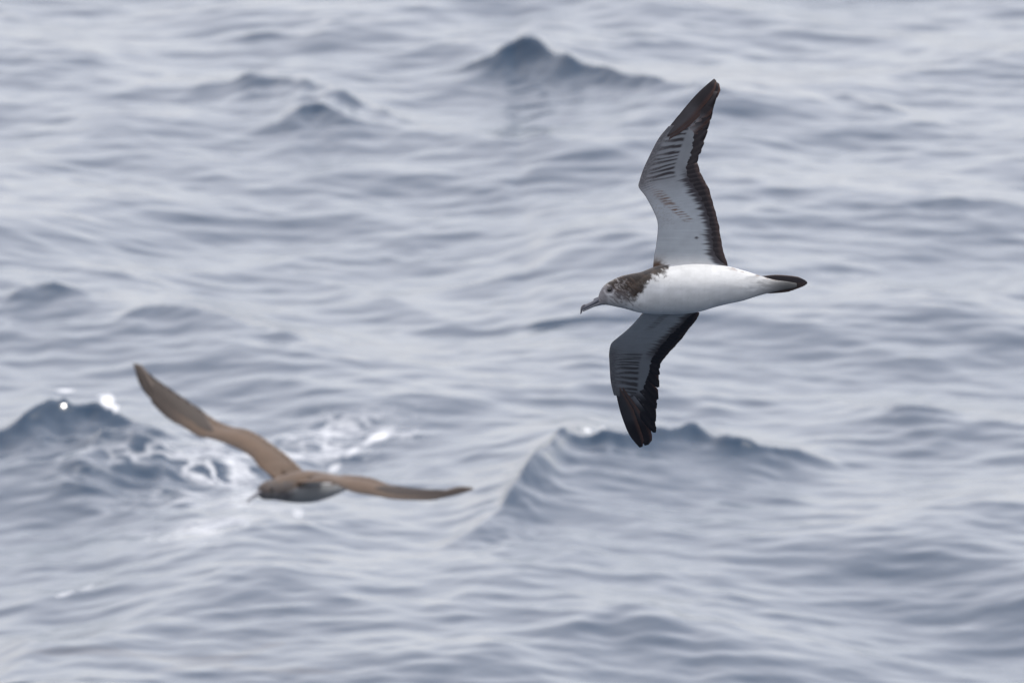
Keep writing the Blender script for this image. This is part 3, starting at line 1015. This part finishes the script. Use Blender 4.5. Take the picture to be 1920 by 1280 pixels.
# ------------------------------------------------------------------ bird 2: soft, brown upper side, further off
D2 = 55.0
S2 = D2 * S36 / 1920.0
O2 = (560.0, 0.0, -912.0)
b2 = bpy.data.objects.new('shearwater', None)
b2.location = in_air(O2[0], -O2[2], D2)
b2.rotation_euler = (-PITCH, 0, 0)
C.objects.link(b2)
b2['label'] = 'brown-backed seabird lower left, wings spread over broken foam, seen from above'
b2['category'] = 'bird'
b2['group'] = 'seabirds gliding over the waves'

AX = np.array((.60, .80, 0.0)); SD2 = np.array((-.80, .60, .10)); UP2 = np.array((.10, .0, 1.0))
prof2 = [(-119, 921, 5, 5), (-113, 920, 12, 11), (-101, 918.5, 17, 15), (-86, 917, 19, 17), (-66, 916, 20.5, 20), (-40, 914.5, 25, 26),
         (-10, 913, 29, 31), (30, 912, 30, 33), (70, 911, 26, 29), (110, 909, 19, 22), (150, 906, 11, 14), (188, 904, 4, 8)]
rings2 = []
for s, cy, h, vr in prof2:
    c = np.array((560., 0., 0.)) + AX * s; c[2] = -cy
    rings2.append(np.concatenate([c, UP2 * h, SD2 * vr]))
rings2 = np.array(rings2)
WA = [(514, 893, 570, 886, -12, 52), (488, 876, 548, 863, 5, 66), (474, 859, 515, 837, 16, 76), (454, 845, 484, 816, 28, 86),
      (423, 831, 460, 805, 42, 98), (393, 821.5, 433, 800, 54, 108), (372, 818, 407, 790, 64, 116), (342, 800, 382, 774, 80, 128),
      (324, 791, 345, 749, 92, 140), (304, 777, 313, 727, 108, 150), (281, 753, 287, 708.5, 126, 158), (261, 727, 260, 687, 142, 162), (246.5, 681, 247.5, 680.5, 160, 162)]
WB = [(562, 902, 606, 887, -44, 20), (606, 903, 612, 887, -70, 8), (625, 904, 624, 891.5, -82, -10), (643, 912, 645, 890, -92, -26), (663, 921, 672, 891.5, -104, -42),
      (691, 926, 700, 896, -120, -58), (716, 930, 727, 906, -134, -78), (739, 934, 751, 912, -142, -94), (787, 936, 787, 916, -152, -118), (823, 934, 823, 917, -158, -136),
      (859, 925.5, 859, 917, -162, -152), (888, 916, 888.5, 915.5, -164, -163)]
wa = Wing(WA, [.8, .8, .8, .8, .78, .76, .74, .7, .62, .52, .38], 10.0, 6.0, (0, .1, 1), (.07, .035))
wb = Wing(WB, [.8, .8, .8, .8, .78, .76, .74, .7, .6, .45], 9.0, 6.0, (0, .1, 1), (.07, .035))
BR2 = np.array((.066, .042, .027))


def paint_body2(V, q, th):
    px, py = V[..., 0], -V[..., 2]
    ang = np.degrees(th)
    off = np.abs((ang + 180) % 360 - 180)
    n = fbm(q * 5, ang / 14.)
    col = np.ones(px.shape + (3,)) * WHITE * .42  # belly's shade is put into the colour as a darker white
    lim = np.interp(q, [0, 2, 4, 5, 7, 11], [95, 105, 104, 82, 76, 95])
    col = mix(col, BR2 * (.75 + .5 * n)[..., None], sstep(8, -8, off - lim - 16 * (n - .5)))
    col = mix(col, np.array((.045, .042, .044)), sstep(5.6, 4.2, q) * sstep(20, 60, off + 40 * (q < 3.2)) * (.5 + .5 * sstep(.35, .6, n)) * .95)  # dark brown-grey head, with the shade under the brow painted in
    return col


def paint_wing2(w, P, U, V, D):
    g1 = fbm(V * 20, U * 2.5)
    br = BR2 * (.85 + .3 * g1)[..., None]
    dk = np.array((.032, .025, .022))
    # darker carpal bar and hand, paler greater coverts
    br = mix(br, dk, sstep(w.v_wrist - .3, w.v_wrist + 3, V) * .95)
    br = mix(br, dk, sstep(.22, .05, U) * .5 * sstep(1.0, 2.5, V))
    br = mix(br, BR2 * 1.25, sstep(.25, .4, U) * sstep(.7, .55, U) * sstep(1, 2, V) * sstep(w.v_wrist + 1, w.v_wrist, V) * .7)
    ven = mix(WHITE * np.ones(br.shape) * .9, DARK * 1.5, sstep(.14, .05, U))
    return mix(ven, br, sstep(.3, .6, D))


body2 = build_bird(b2, S2, O2, rings2, 221, 120,
                   [(wa, (101, 156), (19, 25), False), (wb, (101, 156), (95, 101), True)], paint_body2, paint_wing2)


def col_prim2(t, a, top, k):
    base = np.ones(t.shape + (3,)) * np.array((.032, .025, .022))
    base = mix(base, np.array((.12, .095, .08)), sstep(.6, 1.0, a) * .7)
    return base


def col_sec2(t, a, top, k):
    base = np.ones(t.shape + (3,)) * BR2 * .85
    return mix(base, np.array((.20, .155, .12)), np.maximum(sstep(.6, 1, a), sstep(.9, 1, t)) * .5)


tips_a = [(12.0, .2), (11.7, .95), (11.2, .97), (10.7, .98), (10.2, .98), (9.7, .98), (9.2, .98), (8.7, .98), (8.2, .98), (7.6, .98)]
tips_b = [(11.0, .2), (10.7, .95), (10.3, .97), (9.9, .98), (9.5, .98), (9.1, .98), (8.7, .98), (8.3, .98), (7.9, .98), (7.4, .98)]
wing_feathers(b2, wa, S2, O2, tips_a, 17, col_prim2, col_sec2, 3, .9)
wing_feathers(b2, wb, S2, O2, tips_b, 17, col_prim2, col_sec2, 4, .9)


def tail2():
    n = 8
    for k in range(n):
        s = k / (n - 1) - .5
        T = 9
        t = np.linspace(0, 1, T)
        p0 = np.array((560., 0., 0.)) + AX * 135; p0[2] = -905
        p1 = np.array((560., 0., 0.)) + AX * (225 - 40 * abs(s)) + SD2 * s * 34; p1[2] = -901 + s * 3
        sh = p0 + (p1 - p0) * t[:, None]
        N = np.repeat(UP2[None], T, 0)
        tang = norm(np.gradient(sh, axis=0))
        side = norm(np.cross(N, tang))
        sh = sh + N * (.4 * k)
        link('tail_feather', feather_mesh('tail_feather', sh, side, N, 5.5, 5.5, lambda a, b_, c: col_prim2(a, b_, c, 0), S2, O2), m_feather, b2)


tail2()


def bill2():
    h0 = np.array((560., 0., -920.)) + AX * -114
    d = norm(np.array([[-.62, -.60, -.42]]))[0]
    for name, off, L, r in (('upper_bill', 1.2, 42, 4.6), ('lower_bill', -2.2, 37, 3.4)):
        T, NT = 14, 12
        t = np.linspace(0, 1, T)
        rad = r * (1 - .55 * t) * np.where(t > .93, .45, 1)
        c = h0 + d * (L * t)[:, None] + np.array((0, 0, 1.)) * (off * (1 - .6 * t))[:, None]
        if name == 'upper_bill':
            c[-3:, 2] -= np.array([.6, 2.2, 4.5])
        s1 = norm(np.cross(d, (0, 0, 1.))[None])[0]; s2 = np.cross(s1, d)
        th = np.arange(NT) * 2 * np.pi / NT
        V = c[:, None] + rad[:, None, None] * (np.cos(th)[None, :, None] * s1 * .8 + np.sin(th)[None, :, None] * s2 * .8)
        vid = np.arange(T * NT).reshape(T, NT); nx_ = np.roll(vid, -1, 1)
        q4 = np.stack([vid[:-1], nx_[:-1], nx_[1:], vid[1:]], -1).reshape(-1, 4)
        P = np.concatenate([V.reshape(-1, 3), c[:1], c[-1:]])
        t3 = np.concatenate([np.stack([vid[0], nx_[0], np.full(NT, T * NT)], -1), np.stack([vid[-1], nx_[-1], np.full(NT, T * NT + 1)], -1)])
        link(name, tri_fix(mesh_np(name, (P - np.array(O2)) * S2, [q4, t3])), m_bill, b2)


bill2()
for sgn in (-1, 1):
    c = np.array((560., 0., -914.)) + AX * -101 + SD2 * sgn * 14
    ball('eye', c, 3.6, S2, O2, m_eye, b2)
